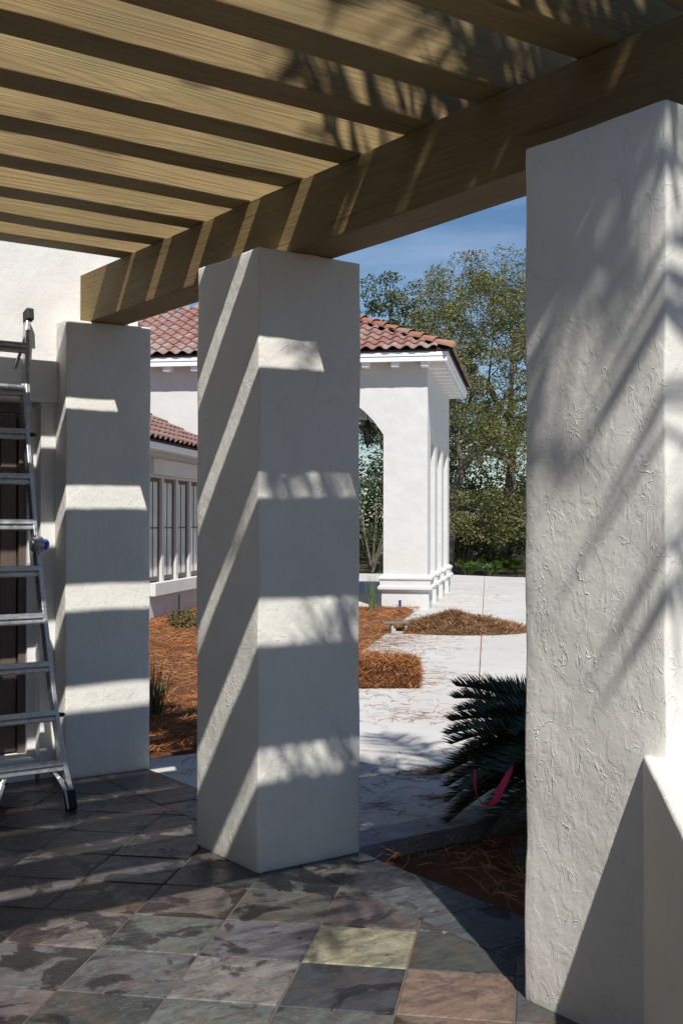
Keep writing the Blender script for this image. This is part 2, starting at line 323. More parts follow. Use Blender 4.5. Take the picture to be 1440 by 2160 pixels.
# slate patio: 45 degree field with a straight border course along the columns
YW = 7.33
import itertools
special = {(2, 1): (.36, .30, .21), (1, 1): (.055, .07, .082), (1, 0): (.25, .16, .11), (2, 0): (.08, .088, .078), (3, 0): (.2, .185, .19), (2, 2): (.14, .155, .165), (1, 2): (.26, .23, .215),
 (2, 3): (.13, .14, .14), (1, 3): (.14, .15, .155), (2, 4): (.22, .18, .18), (1, 4): (.15, .15, .145), (0, 3): (.07, .085, .09), (0, 4): (.2, .17, .17), (0, 2): (.16, .165, .16), (3, 3): (.18, .15, .12), (3, 4): (.16, .11, .055), (3, 2): (.11, .12, .10), (3, 1): (.14, .11, .105), (0, 1): (.13, .145, .14), (0, 0): (.24, .16, .11)}
pal = [(.11, .125, .135), (.085, .1, .105), (.055, .067, .08), (.15, .135, .13), (.13, .085, .055), (.1, .1, .075), (.16, .14, .1), (.12, .1, .1), (.1, .12, .12), (.11, .07, .045)]
T = .41; g_ = .008
tv, tf, tcol = [], [], []; random.seed(3)
def clip(poly, nx_, ny_, dd):
    out = []
    for i in range(len(poly)):
        a, b = poly[i], poly[(i+1) % len(poly)]; da = nx_*a[0]+ny_*a[1]-dd; db = nx_*b[0]+ny_*b[1]-dd
        if da <= 0: out.append(a)
        if (da < 0 < db) or (db < 0 < da): t = da/(da-db); out.append((a[0]+(b[0]-a[0])*t, a[1]+(b[1]-a[1])*t))
    return out
def put_tile(poly, col):
    gy = sum(col)/3; col = tuple((gy+(x_-gy)*(.8 if x_ and gy > .155 and col[2] < col[0]*.65 else .6))*.6 for x_ in col)
    if len(poly) < 3: return
    col = (*col, random.random())
    cx = sum(p_[0] for p_ in poly)/len(poly); cy = sum(p_[1] for p_ in poly)/len(poly); z = rnd.uniform(-.0016, .0016)
    tx, ty = rnd.uniform(-.004, .004), rnd.uniform(-.004, .004); k = len(tv); n = len(poly)
    def hz(p_): return z+tx*(p_[0]-cx)+ty*(p_[1]-cy)
    inn = []
    for p_ in poly:
        d_ = Vector((cx-p_[0], cy-p_[1])); d_ = d_.normalized()*min(.006, d_.length*.3) if d_.length > 0 else d_; inn.append((p_[0]+d_.x, p_[1]+d_.y))
    for p_ in poly: tv.append((p_[0], p_[1], -.03))
    for p_ in poly: tv.append((p_[0], p_[1], hz(p_)-.004))
    for p_ in inn: tv.append((p_[0], p_[1], hz(p_)))
    for i in range(n):
        q_ = (i+1) % n; tf.append((k+i, k+q_, k+n+q_, k+n+i)); tf.append((k+n+i, k+n+q_, k+2*n+q_, k+2*n+i)); tcol.extend([col, col])
    tf.append(tuple(range(k+2*n, k+3*n))); tcol.append(col)
for iu in range(-14, 16):
    for iv in range(-12, 20):
        a, b = 3.95+(iu-1)*T+g_/2, 3.95+iu*T-g_/2; e, f_ = .055+iv*T+g_/2, .055+(iv+1)*T-g_/2
        pl = [((u_-v_)*c45, (u_+v_)*c45) for u_, v_ in ((a, e), (b, e), (b, f_), (a, f_))]
        pl = clip(pl, 1, 0, 3.136); pl = clip(pl, 0, 1, YW-.002); pl = clip(pl, -1, 0, 2.6); pl = clip(pl, 0, -1, 1.6)
        col = special.get((iu, iv)) or pal[rnd.randrange(len(pal))]; col = tuple(x_*rnd.uniform(.9, 1.1) for x_ in col)
        put_tile(pl, col)
y = -1.55
while y < YW-.1:
    y1 = min(y+.41, YW-.002); put_tile([(3.143, y+.003), (3.524, y+.003), (3.524, y1-.003), (3.143, y1-.003)], tuple(x_*rnd.uniform(.85, 1.05) for x_ in pal[rnd.randrange(len(pal))])); y += .41
me = bpy.data.meshes.new('patio_floor'); me.from_pydata(tv, [], tf); me.update()
at = me.attributes.new('tile', 'FLOAT_COLOR', 'FACE')
for i, c_ in enumerate(tcol): at.data[i].color = c_
tag(link('patio_floor', me, 'slate'), kind='structure')
gr = MB(); gr.box(-2.6, 3.523, -1.6, YW-.001, -.15, -.006); tag(gr.build('patio_base', 'grout'), kind='structure')

# mulch beds: rippled sheets of pine straw
def needles(mb, pos, nrm, n, ln, wd, flat=.25, dirbias=None):
    for _ in range(n):
        p = pos(); a = rnd.uniform(0, 2*math.pi); d_ = Vector((math.cos(a), math.sin(a), rnd.uniform(-flat, flat)))
        if dirbias: d_ = (d_+dirbias*rnd.uniform(-1, 1)*2)
        d_.normalize(); l_ = ln*rnd.uniform(.5, 1.2); s_ = d_.cross(Vector((0, 0, 1)));
        if s_.length < .05: s_ = Vector((1, 0, 0))
        s_.normalize(); s_ = (s_+Vector((0, 0, rnd.uniform(-1, 1)))).normalized()*wd/2
        bend = Vector((rnd.uniform(-1, 1), rnd.uniform(-1, 1), rnd.uniform(-.3, .6)))*l_*.12
        a0, a1, a2 = p-d_*l_/2, p+bend, p+d_*l_/2
        mb.add([a0-s_, a0+s_, a1+s_, a1-s_, a2+s_*.5, a2-s_*.5], [(0, 1, 2, 3), (3, 2, 4, 5)])
def mulch_h(x, y, e): return e*(.045+.05*noise.noise(Vector((x*.9, y*.9, 0)))+.03*noise.noise(Vector((x*4, y*4, 3)))+.018*noise.noise(Vector((x*13, y*13, 5))))
bed = MB(); U0, U1, V0, V1 = -15.2, 0., .2, 13.
nu, nv = 190, 150; idx = {}
inside = lambda q: q.y > 7.47 and (q.x > 3.3)
for i in range(nu+1):
    for k in range(nv+1):
        u_ = U0+(U1-U0)*i/nu; v_ = V0+(V1-V0)*(k/nv)**1.2; q = W(u_, v_)
        e = min(1, (v_-V0)*5, max(0, (q.y-7.47)*5)); z = -.02+mulch_h(q.x, q.y, 1)*e
        if q.y < 7.47: q.y = 7.47
        idx[i, k] = len(bed.v); bed.v.append((q.x, q.y, z))
for i in range(nu):
    for k in range(nv):
        q = [bed.v[idx[i+a, k+b]] for a, b in ((0, 0), (1, 0), (1, 1), (0, 1))]
        if max(p_[1] for p_ in q) > 7.48 and min(p_[0] for p_ in q) > 3.4: bed.f.append((idx[i, k], idx[i+1, k], idx[i+1, k+1], idx[i, k+1]))
tag(bed.build('mulch_bed', 'mulch', smooth=True), kind='structure')
bed2 = MB(); nx_, ny_ = 120, 90; X0_, X1_, Y0_, Y1_ = 3.53, 12., -2., 4.81
for i in range(nx_+1):
    for k in range(ny_+1):
        x = X0_+(X1_-X0_)*(i/nx_)**1.3; y = Y1_-(Y1_-Y0_)*(k/ny_)**1.2; e = min(1, (x-X0_)*3+.1, (Y1_-y)*2.2); bed2.v.append((x, y, -.085+mulch_h(x, y, 1)*e*1.3))
for i in range(nx_):
    for k in range(ny_): a = i*(ny_+1)+k; bed2.f.append((a, a+1, a+ny_+2, a+ny_+1))
tag(bed2.build('shaded_mulch_bed', 'mulch', smooth=True), kind='structure')
nd = MB()
def pos1():
    while True:
        u_ = -14+14*rnd.random(); v_ = .15+5.2*rnd.random(); q = W(u_, v_)
        if q.y > 7.45 and q.x > 3.5 and not (v_ > 4.4 and u_ > -6.3): q.z = .03+mulch_h(q.x, q.y, 1)*.8-.02; return q
needles(nd, pos1, None, 16000, .2, .006, .5)
def pos1b():
    a = rnd.random(); return Vector((3.6+1.3*rnd.random(), 7.45+1.6*rnd.random(), .03+.05*rnd.random()))
needles(nd, pos1b, None, 2200, .18, .004, .6)
def pos2(): x = 3.6+3.2*rnd.random(); y = 4.75-2.6*rnd.random(); return Vector((x, y, -.04+mulch_h(x, y, 1)))
needles(nd, pos2, None, 2600, .2, .005, .5)
tag(nd.build('pine_straw', 'needle'), 'rust coloured pine straw mulch spread over the planting beds', 'pine straw', kind='stuff')
nd = MB()
def pos3():
    while True:
        if rnd.random() < .5: x = 3.6+5*rnd.random(); y = 4.9+6*rnd.random()
        else: q = W(-12+20*rnd.random(), .2-9*rnd.random()**1.5); x, y = q.x, q.y
        if noise.noise(Vector((x*.8, y*.8, 7)))+.35*rnd.random() > .12 and y > 4.9:
            q = Vector((x, y, .004))
            if (q-P0).dot(EV) < .25 or y < 7.4: return q
needles(nd, pos3, None, 2600, .17, .005, .02)
for cx, cy, k, r_ in ((5.1, 5.95, 160, .14), (4.6, 5.4, 26, .1), (5.15, 5.25, 30, .16), (4.2, 5.45, 14, .05), (5.6, 6.4, 40, .3), (6.4, 7.8, 60, .4)):
    needles(nd, lambda: Vector((cx+rnd.gauss(0, r_), cy+rnd.gauss(0, r_*.5), .006+.012*rnd.random())), None, k, .16, .005, .1)
for k in range(700):
    pass
needles(nd, lambda: W(rnd.uniform(-8.5, -4.8), .25-abs(rnd.gauss(0, .5)), .004), None, 900, .17, .005, .03)
tag(nd.build('scattered_straw', 'needle_pale'), 'loose brown pine needles and straw clumps scattered over the pale driveway', 'pine needles', kind='stuff')

# ------------------------------------------------------------------ pergola
CH = 3.033; X0 = 2.911; CW = .61
spec = [('right', 2.334, .62, 'textured white stucco column closest to the camera, meeting the low wall'),
        ('middle', 4.747, .62, 'freestanding white stucco column in the middle, crossed by slanting bands of sun'),
        ('left', 7.195, .185, 'white stucco column against the house wall, beside the ladder')]
for i, (n_, y, dp, lab) in enumerate(spec):
    x = X0+(.0185 if i == 2 else .0137 if i == 0 else 0)
    me = rough_block(x, x+CW, y, y+dp, -.02, CH, .05, .005, .009, i*5.)
    tag(link('stucco_column', me, 'stucco'), lab, 'column', 'columns carrying the pergola beam')
perg = empty('pergola', 'brown timber pergola roof of heavy joists on one long beam over the patio', 'pergola', (3.1, 4.7, CH))
def at_perg(o): o.parent = perg; o.location = Vector(o.location)-perg.location; return o
def timber(name, x0, x1, y0, y1, z0, z1, mat, seed):
    mb = MB(); ax = 0 if (x1-x0) > (y1-y0) else 1; n = int((x1-x0 if ax == 0 else y1-y0)/.12); cs = []
    for i in range(n+1):
        t = i/n; k = len(mb.v)
        dx = .004*noise.noise(Vector((seed*3.1, t*9, 0))); dz = .004*noise.noise(Vector((seed*3.1, t*9, 5)))
        for a, b in ((0, 0), (1, 0), (1, 1), (0, 1)):
            if ax == 0: mb.v.append((x0+(x1-x0)*t-perg.location.x, y0+(y1-y0)*a+dx-perg.location.y, z0+(z1-z0)*b+dz-perg.location.z))
            else: mb.v.append((x0+(x1-x0)*a+dx-perg.location.x, y0+(y1-y0)*t-perg.location.y, z0+(z1-z0)*b+dz-perg.location.z))
        if i:
            for j_ in range(4): q_ = (j_+1) % 4; mb.f.append((k-4+j_, k-4+q_, k+q_, k+j_) if ax == 1 else (k-4+q_, k-4+j_, k+j_, k+q_))
    mb.f.append((0, 1, 2, 3) if ax == 0 else (3, 2, 1, 0)); k = len(mb.v); mb.f.append((k-1, k-2, k-3, k-4) if ax == 0 else (k-4, k-3, k-2, k-1))
    bm = bmesh.new(); me_ = bpy.data.meshes.new(name); me_.from_pydata(mb.v, [], mb.f); bm.from_mesh(me_); bmesh.ops.recalc_face_normals(bm, faces=bm.faces); bm.to_mesh(me_); bm.free()
    o = link(name, me_, mat, perg); b = o.modifiers.new('bevel', 'BEVEL'); b.width = .005; b.segments = 2; b.limit_method = 'ANGLE'
    return o
ZB = 3.371
timber('beam', 3.10, 3.358, -.6, 7.375, CH+.001, ZB, 'beam', 1)
fronts = [2.20, 2.69, 3.225, 3.69, 4.175, 4.655, 5.145, 5.645, 6.13, 6.56]
for i, y in enumerate(fronts): timber('joist', -2.6, 3.36+.30, y, y+.186, ZB+.001, ZB+.262, 'joist', i+2)

# ------------------------------------------------------------------ low wall running out from the near column
lw = empty('low_wall', 'low white stucco wall with flat top running out from the near column', 'wall', (2.925, 2.42, 0), math.radians(-135))
me = rough_block(0, 3.0, -.005, .34, -.02, .955, .06, .003, .012, 31.)
for v_ in me.vertices:                       # mitre the end against the column
    if v_.co.x < .03 and v_.co.y > 0: v_.co.x += v_.co.y*.0
o = link('wall_body', me, 'stucco', lw)

# ------------------------------------------------------------------ house on the left
hs = empty('house', 'white stucco house wall at the left end of the pergola', 'house', (1.5, 7.38, 0))
def hb(name, mat, boxes, bev=0, parent=None, label=None):
    mb = MB()
    for b in boxes: mb.box(*b)
    hl = hs.location
    mb.xf(lambda p: (p[0]-hl.x, p[1]-hl.y, p[2])); return mb.build(name, mat, parent or hs, bev=bev, label=label)
H = 4.25
XO = 2.83
hb('wall', 'stucco_house', [(XO, 3.531, 7.38, 7.52, -.15, 2.49), (-6, -.6, 7.38, 7.52, -.15, 2.49), (-6, 3.531, 7.38, 7.52, 2.49, H),
    (3.38, 3.53, 7.52, 16.5, -.15, H), (-6, 3.38, 7.62, 7.7, 2.55, H), (2.775, XO, 7.47, 7.60, -.15, 2.46), (-2.76, -2.62, -7., 7.379, -.15, H), (-2.61, 1.2, -7.14, -7., -.15, H)])  # last two boxes: unseen side and rear walls added to block sky fill
hb('lintel', 'stucco_house', [(-.8, 2.9285, 7.33, 7.381, 2.49, 2.765)], .006)
hb('sill', 'stucco_house', [(-.62, 2.79, 7.35, 7.46, -.02, .13), (-.62, 2.775, 7.461, 7.60, -.02, .145)], .006)
dr = hb('door_frame', 'bronze', [(2.725, 2.775, 7.50, 7.58, .15, 2.42), (-.6, -.55, 7.50, 7.58, .15, 2.42), (-.6, 2.775, 7.5, 7.58, 2.421, 2.49)])
for xa in (1.83, .9, -.05):
    fr = hb('door_leaf', 'bronze', [(xa, xa+.10, 7.52, 7.56, .16, 2.41), (xa+.78, xa+.885, 7.52, 7.56, .16, 2.41), (xa+.1, xa+.78, 7.52, 7.56, .16, .36), (xa+.1, xa+.78, 7.52, 7.56, 2.30, 2.41), (xa+.1, xa+.78, 7.515, 7.52, .2, .215), (xa+.1, xa+.78, 7.515, 7.52, .26, .27)], .004)
    pn = hb('glass_pane', 'glass', [(xa+.1, xa+.78, 7.538, 7.545, .36, 2.30)]); pn.parent = fr
    if xa > 1.5:
        hd = hb('door_handle', 'iron', [(xa+.03, xa+.06, 7.47, 7.52, 1.0, 1.12), (xa+.035, xa+.055, 7.455, 7.475, .98, 1.14)], .004); hd.parent = fr
hb('room_back', 'dark', [(-5.9, 3.37, 9.9, 9.95, 0, 2.6)])
hb('curtain', 'brown', [(2.58, 2.72, 7.62, 7.64, .2, 2.4)])
def tile_field(u0, u1, n, place, per=.26, expo=.36, amp=.033, skip=None, seg=8, lip=.034):
    """S tiles, each one an island: place(a, s, h) -> point with a along the eave, s up the slope, h off the plane"""
    mb = MB(); cols = int((u1-u0)/per)
    for c_ in range(cols):
        for r_ in range(n):
            a0 = u0+c_*per
            if skip and skip(a0+per/2, r_*expo+expo/2): continue
            jit = rnd.uniform(-.006, .006); k = len(mb.v)
            for s_, base in ((r_*expo+jit, lip), (r_*expo+expo*1.08, .0)):
                for q_ in range(seg+1):
                    t = q_/seg; h = amp*math.sin(2*math.pi*t)+amp*.25*math.sin(4*math.pi*t)*0+base+.03
                    mb.v.append(tuple(place(a0+per*1.02*t, s_, h)))
            for q_ in range(seg+1):
                t = q_/seg; h = amp*math.sin(2*math.pi*t)+lip+.03-.018; mb.v.append(tuple(place(a0+per*1.02*t, r_*expo+jit+.004, h)))
            for q_ in range(seg): mb.f.append((k+q_, k+q_+1, k+seg+2+q_, k+seg+1+q_)); mb.f.append((k+2*(seg+1)+q_, k+2*(seg+1)+q_+1, k+q_+1, k+q_))
    return mb
# simple hip roof of the house (above the frame, casts the shade on the straw bed)
rf = MB(); hl = hs.location
rf.add([(-6.5, 7.12, H+.05), (3.86, 7.12, H+.05), (3.86, 17, H+.05), (-6.5, 17, H+.05), (-1.4, 12, H+2.2), (-1.0, 12, H+2.2), (-6.5, 7.12, H), (3.86, 7.12, H), (3.86, 17, H), (-6.5, 17, H)],
       [(0, 1, 5, 4), (1, 2, 5), (2, 3, 4, 5), (3, 0, 4), (9, 8, 7, 6), (6, 7, 1, 0), (7, 8, 2, 1), (8, 9, 3, 2), (9, 6, 0, 3)])
rf.xf(lambda p: (p[0]-hl.x, p[1]-hl.y, p[2])); ro_ = rf.build('roof', 'tile', hs)

# ------------------------------------------------------------------ villa with the arcade (its own axes: u away, v left)
vil = empty('villa', 'white villa with red tile hip roof, arched loggia and bay of tall windows', 'villa', (P0.x, P0.y, 0), math.radians(45))
# local frame of the empty rotated 45: local x = EU, local y = EV
def vb(name, mat, boxes=(), mb=None, bev=0, parent=None, smooth=False):
    mb = mb or MB()
    for b in boxes: mb.box(*b)
    return mb.build(name, mat, parent or vil, bev=bev, smooth=smooth)
WT = 4.80
def arch_wall(mb, axis, a0, a1, t0, t1, top, openings, z0=-.12):
    """wall along local axis ('u' or 'v') from a0 to a1, thickness t0..t1, openings (s, e, spring, radius)"""
    def B(x0, x1, za, zb):
        if axis == 'v': mb.box(t0, t1, x0, x1, za, zb)
        else: mb.box(x0, x1, t0, t1, za, zb)
    cur = a0
    for s_, e_, spring, R_ in openings:
        B(cur, s_, z0, top); cur = e_; n = 18; c_ = (s_+e_)/2; hw = (e_-s_)/2; zc = spring-math.sqrt(R_*R_-hw*hw); k = len(mb.v)
        for i in range(n+1):
            x = s_+(e_-s_)*i/n; z = zc+math.sqrt(max(0, R_*R_-(x-c_)**2))
            for t in (t0, t1):
                for zz in (z, top): mb.v.append((t, x, zz) if axis == 'v' else (x, t, zz))
        for i in range(n):
            b = k+i*4; mb.f += [(b, b+1, b+5, b+4), (b+2, b+6, b+7, b+3), (b, b+4, b+6, b+2), (b+1, b+3, b+7, b+5)]
    B(cur, a1, z0, top)
fwm = MB(); arch_wall(fwm, 'v', 0, 13, 0, .6, WT, [(.86, 4.22, 3.40, 1.95)]); vb('front_wall', 'stucco_far', mb=fwm)
sw = MB(); ops = [(.601+.02 if i == 0 else 1.79*i+.6, 1.79*(i+1), 3.35, .72) for i in range(3)]
ops = [(.72, 1.79, 3.3, .62), (2.39, 3.58, 3.3, .68), (4.18, 5.37, 3.3, .68)]
arch_wall(sw, 'u', .602, 5.97, .004, .5, WT, ops); vb('arcade_wall', 'stucco_far', mb=sw)
bw = MB(); arch_wall(bw, 'v', .502, 5.2, 5.37, 5.966, WT, [(1.0, 4.1, 3.4, 1.8)]); vb('back_wall', 'stucco_far', mb=bw)
vb('inner_wall', 'stucco_far', [(.602, 5.36, 4.7, 5.0, -.1, WT)])
vb('ceiling', 'soffit', [(.601, 5.369, .501, 4.699, 4.68, 4.79)])
# pier bases: plinth, moulded band
def base(x0, x1, y0, y1):
    mb = MB(); prof = [(.03, -.1), (.03, .34), (.075, .36), (.1, .39), (.1, .44), (.06, .47), (.06, .56), (.085, .585), (.085, .62), (.03, .655), (0.004, .67)]
    for o_, z in prof:
        mb.v += [(x0-o_, y0-o_, z), (x1+o_, y0-o_, z), (x1+o_, y1+o_, z), (x0-o_, y1+o_, z)]
    for i in range(len(prof)-1):
        for q_ in range(4): b = i*4; mb.f.append((b+q_, b+(q_+1) % 4, b+4+(q_+1) % 4, b+4+q_))
    mb.f.append((40, 41, 42, 43)); return vb('pier_base', 'stucco_far', mb=mb)
base(0, .72, 0, .86); base(1.79, 2.39, .004, .5); base(3.58, 4.18, .004, .5); base(5.37, 5.97, .004, .5); base(5.37, 5.966, .5, 1.0)
# eaves: soffit, rafter tails, fascia with groove
OF, OS = .33, .38
vb('soffit', 'soffit', [(-OF+.02, -.001, -OS+.02, 13, 4.80, 4.83), (-.001, 6.5, -OS+.02, .0, 4.80, 4.83)])
vb('wall_cap', 'soffit', [(0, 6.4, .001, 12.9, WT+.001, 4.9)])
for i in range(22):
    v_ = .04+i*.57; vb('rafter_tail', 'trim', [(-OF+.04, .0, v_-.07, v_+.07, 4.69, 4.799)])
for i in range(10):
    u_ = .2+i*.6; vb('rafter_tail', 'trim', [(u_-.07, u_+.07, -OS+.04, .003, 4.69, 4.799)])
vb('fascia', 'trim', [(-OF-.02, -OF+.02, -OS-.02, 13, 4.775, 4.86), (-OF-.035, -OF+.02, -OS-.035, 13, 4.872, 4.95), (-OF+.02, 6.4, -OS-.02, -OS+.02, 4.775, 4.86), (-OF+.02, 6.4, -OS-.035, -OS+.02, 4.872, 4.95),
    (-OF+.0, 6.39, -OS-.005, -OS+.018, 4.86, 4.872), (-OF-.005, -OF+.0, -OS, 13, 4.86, 4.872)], bev=.004)
TP = .45; TA = math.atan(TP); E0 = -OF-.1; ES = -OS-.1; ZE = 4.985; ct, st = math.cos(TA), math.sin(TA)
RW = 3.6                                                    # plan run of the slopes
rb = MB()
rb.add([(E0+.04, ES+.04, ZE), (E0+.04, 13, ZE), (E0+RW, 13, ZE+RW*TP), (E0+RW, ES+RW, ZE+RW*TP), (6.5, ES+.04, ZE), (6.5, 13, ZE), (6.5-RW+.2, ES+RW, ZE+RW*TP-.0), (E0+.06, ES+.06, ZE-.03), (E0+.06, 13, ZE-.03), (6.48, 13, ZE-.03), (6.48, ES+.06, ZE-.03)],
       [(0, 3, 2, 1), (0, 4, 6, 3), (4, 5, 2, 6), (2, 3, 6), (7, 8, 9, 10), (0, 1, 8, 7), (4, 0, 7, 10)])
roofp = vb('roof', 'underlay', mb=rb)
n_rows = int(RW/ct/.36)+1
tm = tile_field(ES, 13, n_rows, lambda a, s_, h: Vector((E0+s_*ct-h*st, a, ZE+s_*st+h*ct)), skip=lambda a, s_: (a-ES) < s_*ct-.02)
o = vb('roof_tiles', 'tile', mb=tm, parent=roofp, smooth=True)
tm = tile_field(E0, 6.5, n_rows, lambda a, s_, h: Vector((a, ES+s_*ct-h*st, ZE+s_*st+h*ct)), skip=lambda a, s_: (a-E0) < s_*ct-.02 or (6.5-a) < s_*ct)
# mirrored so the profile runs the same way
o = vb('roof_tiles', 'tile', mb=tm, parent=roofp, smooth=True)
hp = MB(); a = Vector((E0-.0, ES-.0, ZE+.06)); b = Vector((E0+RW, ES+RW, ZE+RW*TP+.06)); n = 13; dv = (b-a)/n; side = Vector((1, -1, 0)).normalized(); upv = side.cross(dv.normalized()); upv = upv if upv.z > 0 else -upv
for i in range(n):
    p0, p1 = a+dv*i-dv*.05, a+dv*(i+1); k = len(hp.v); r0_, r1_ = .125, .1
    for p_, r_ in ((p0+upv*.02, r0_), (p1, r1_)):
        for q_ in range(9): an = math.pi*q_/8; hp.v.append(tuple(p_+side*math.cos(an)*r_+upv*(math.sin(an)*r_*.85-.03)))
    for q_ in range(8): hp.f.append((k+q_, k+q_+1, k+10+q_, k+9+q_))
    if i == 0: hp.f.append(tuple(range(k+8, k-1, -1)))
vb('hip_tiles', 'hip', mb=hp, parent=roofp, smooth=True)
# bay with windows
BV = 4.42
wins = [(-3.45+.0, -2.80), (-2.68, -1.98), (-1.86, -1.16), (-1.04, -.34)]
boxes = [(-7, -.002, BV, BV+.3, -.15, .60), (-7, -.002, BV, BV+.3, 2.46, 2.9), (-7, wins[0][0], BV, BV+.3, .60, 2.46), (-.34, -.002, BV, BV+.3, .60, 2.46)]
for (a, b), (c_, d_) in zip(wins[:-1], wins[1:]): boxes.append((b, c_, BV+.0, BV+.12, .60, 2.46))
boxes.append((-7, -6.75, BV+.3, 9, -.15, 2.9))
vb('bay_wall', 'stucco_far', boxes)
vb('window_lintel', 'stucco_far', [(-3.6, -.2, BV-.13, BV-.001, 2.50, 2.77)], bev=.012)
vb('window_sill', 'stucco_far', [(-3.5, -.2, BV-.12, BV-.001, .42, .65)], bev=.012)
vb('bay_room', 'dark', [(-6.7, -.1, BV+2, BV+2.1, 0, 2.8)])
for a, b in wins:
    y0, y1 = BV+.045, BV+.09; f = .055
    fr = vb('window', 'bronze', [(a+.005, a+f, y0, y1, .66, 2.455), (b-f, b-.005, y0, y1, .66, 2.455), (a+f, b-f, y0, y1, .66, .74), (a+f, b-f, y0, y1, 2.39, 2.455), ((a+b)/2-.014, (a+b)/2+.014, y0+.01, y1-.01, .74, 2.39), (a+f, (a+b)/2-.014, y0+.01, y1-.01, 1.575, 1.60), ((a+b)/2+.014, b-f, y0+.01, y1-.01, 1.575, 1.60)], bev=.003)
    vb('window_pane', 'wglass', [(a+f, b-f, y0+.02, y0+.028, .74, 2.39)], parent=fr)
vb('bay_fascia', 'trim', [(-7.3, -.003, BV-.48, BV-.44, 2.86, 2.98), (-7.3, -.003, BV-.44, BV+.3, 2.901, 2.93)], bev=.004)
BZ = 3.0; BT = .47; ba = math.atan(BT); bc, bs = math.cos(ba), math.sin(ba); BE = BV-.54; BL = 2.75
rb = MB(); rb.add([(-7.4, BE+.03, BZ), (-.002, BE+.03, BZ), (-.002, BE+BL*bc, BZ+BL*bs), (-7.4, BE+BL*bc, BZ+BL*bs), (-.002, BE+2*BL*bc, BZ), (-7.4, BE+2*BL*bc, BZ), (-7.4, BE+.05, BZ-.03), (-.002, BE+.05, BZ-.03)], [(0, 1, 2, 3), (3, 2, 4, 5), (0, 3, 5), (1, 4, 2), (6, 7, 1, 0), (6, 5, 4, 7)])
rbo = vb('bay_roof', 'underlay', mb=rb)
tm = tile_field(-7.4, -.0, 8, lambda a, s_, h: Vector((a, BE+s_*bc-h*bs, BZ+s_*bs+h*bc)), per=.262)
vb('bay_roof_tiles', 'tile', mb=tm, parent=rbo, smooth=True)
# lantern hanging in the arch
lt = W(1.5, 1.385, 3.25); lan = empty('hanging_lantern', 'black iron lantern hanging inside the loggia arch', 'lantern', lt)
b_ = MB(); b_.lathe((0, 0, 0), [(.005, -.02), (.03, .0), (.015, .03), (.05, .06), (.085, .09), (.09, .105)], 8); b_.build('finial_base', 'iron', lan); b_ = MB(); b_.lathe((0, 0, 0), [(.155, .40), (.14, .42), (.06, .5), (.045, .53), (.05, .56), (.012, .58)], 8); b_.build('cap', 'iron', lan)
b_ = MB()
for q_ in range(6): an = q_*math.pi/3+.3; x_, y_ = math.cos(an), math.sin(an); b_.tube([(x_*.085, y_*.085, .1), (x_*.115, y_*.115, .22), (x_*.145, y_*.145, .40)], .011, 5)
b_.build('cage', 'iron', lan)
b_ = MB(); b_.lathe((0, 0, 0), [(.075, .1), (.13, .4)], 6); g = N('lantern_glass'); g.out((.12, .12, .1), .1, None, Alpha=.45); MT['lglass'] = g.m; b_.build('glass', 'lglass', lan)
b_ = MB(); b_.tube([(0, 0, .57), (0, 0, 1.41)], .008, 5); b_.build('chain', 'iron', lan)

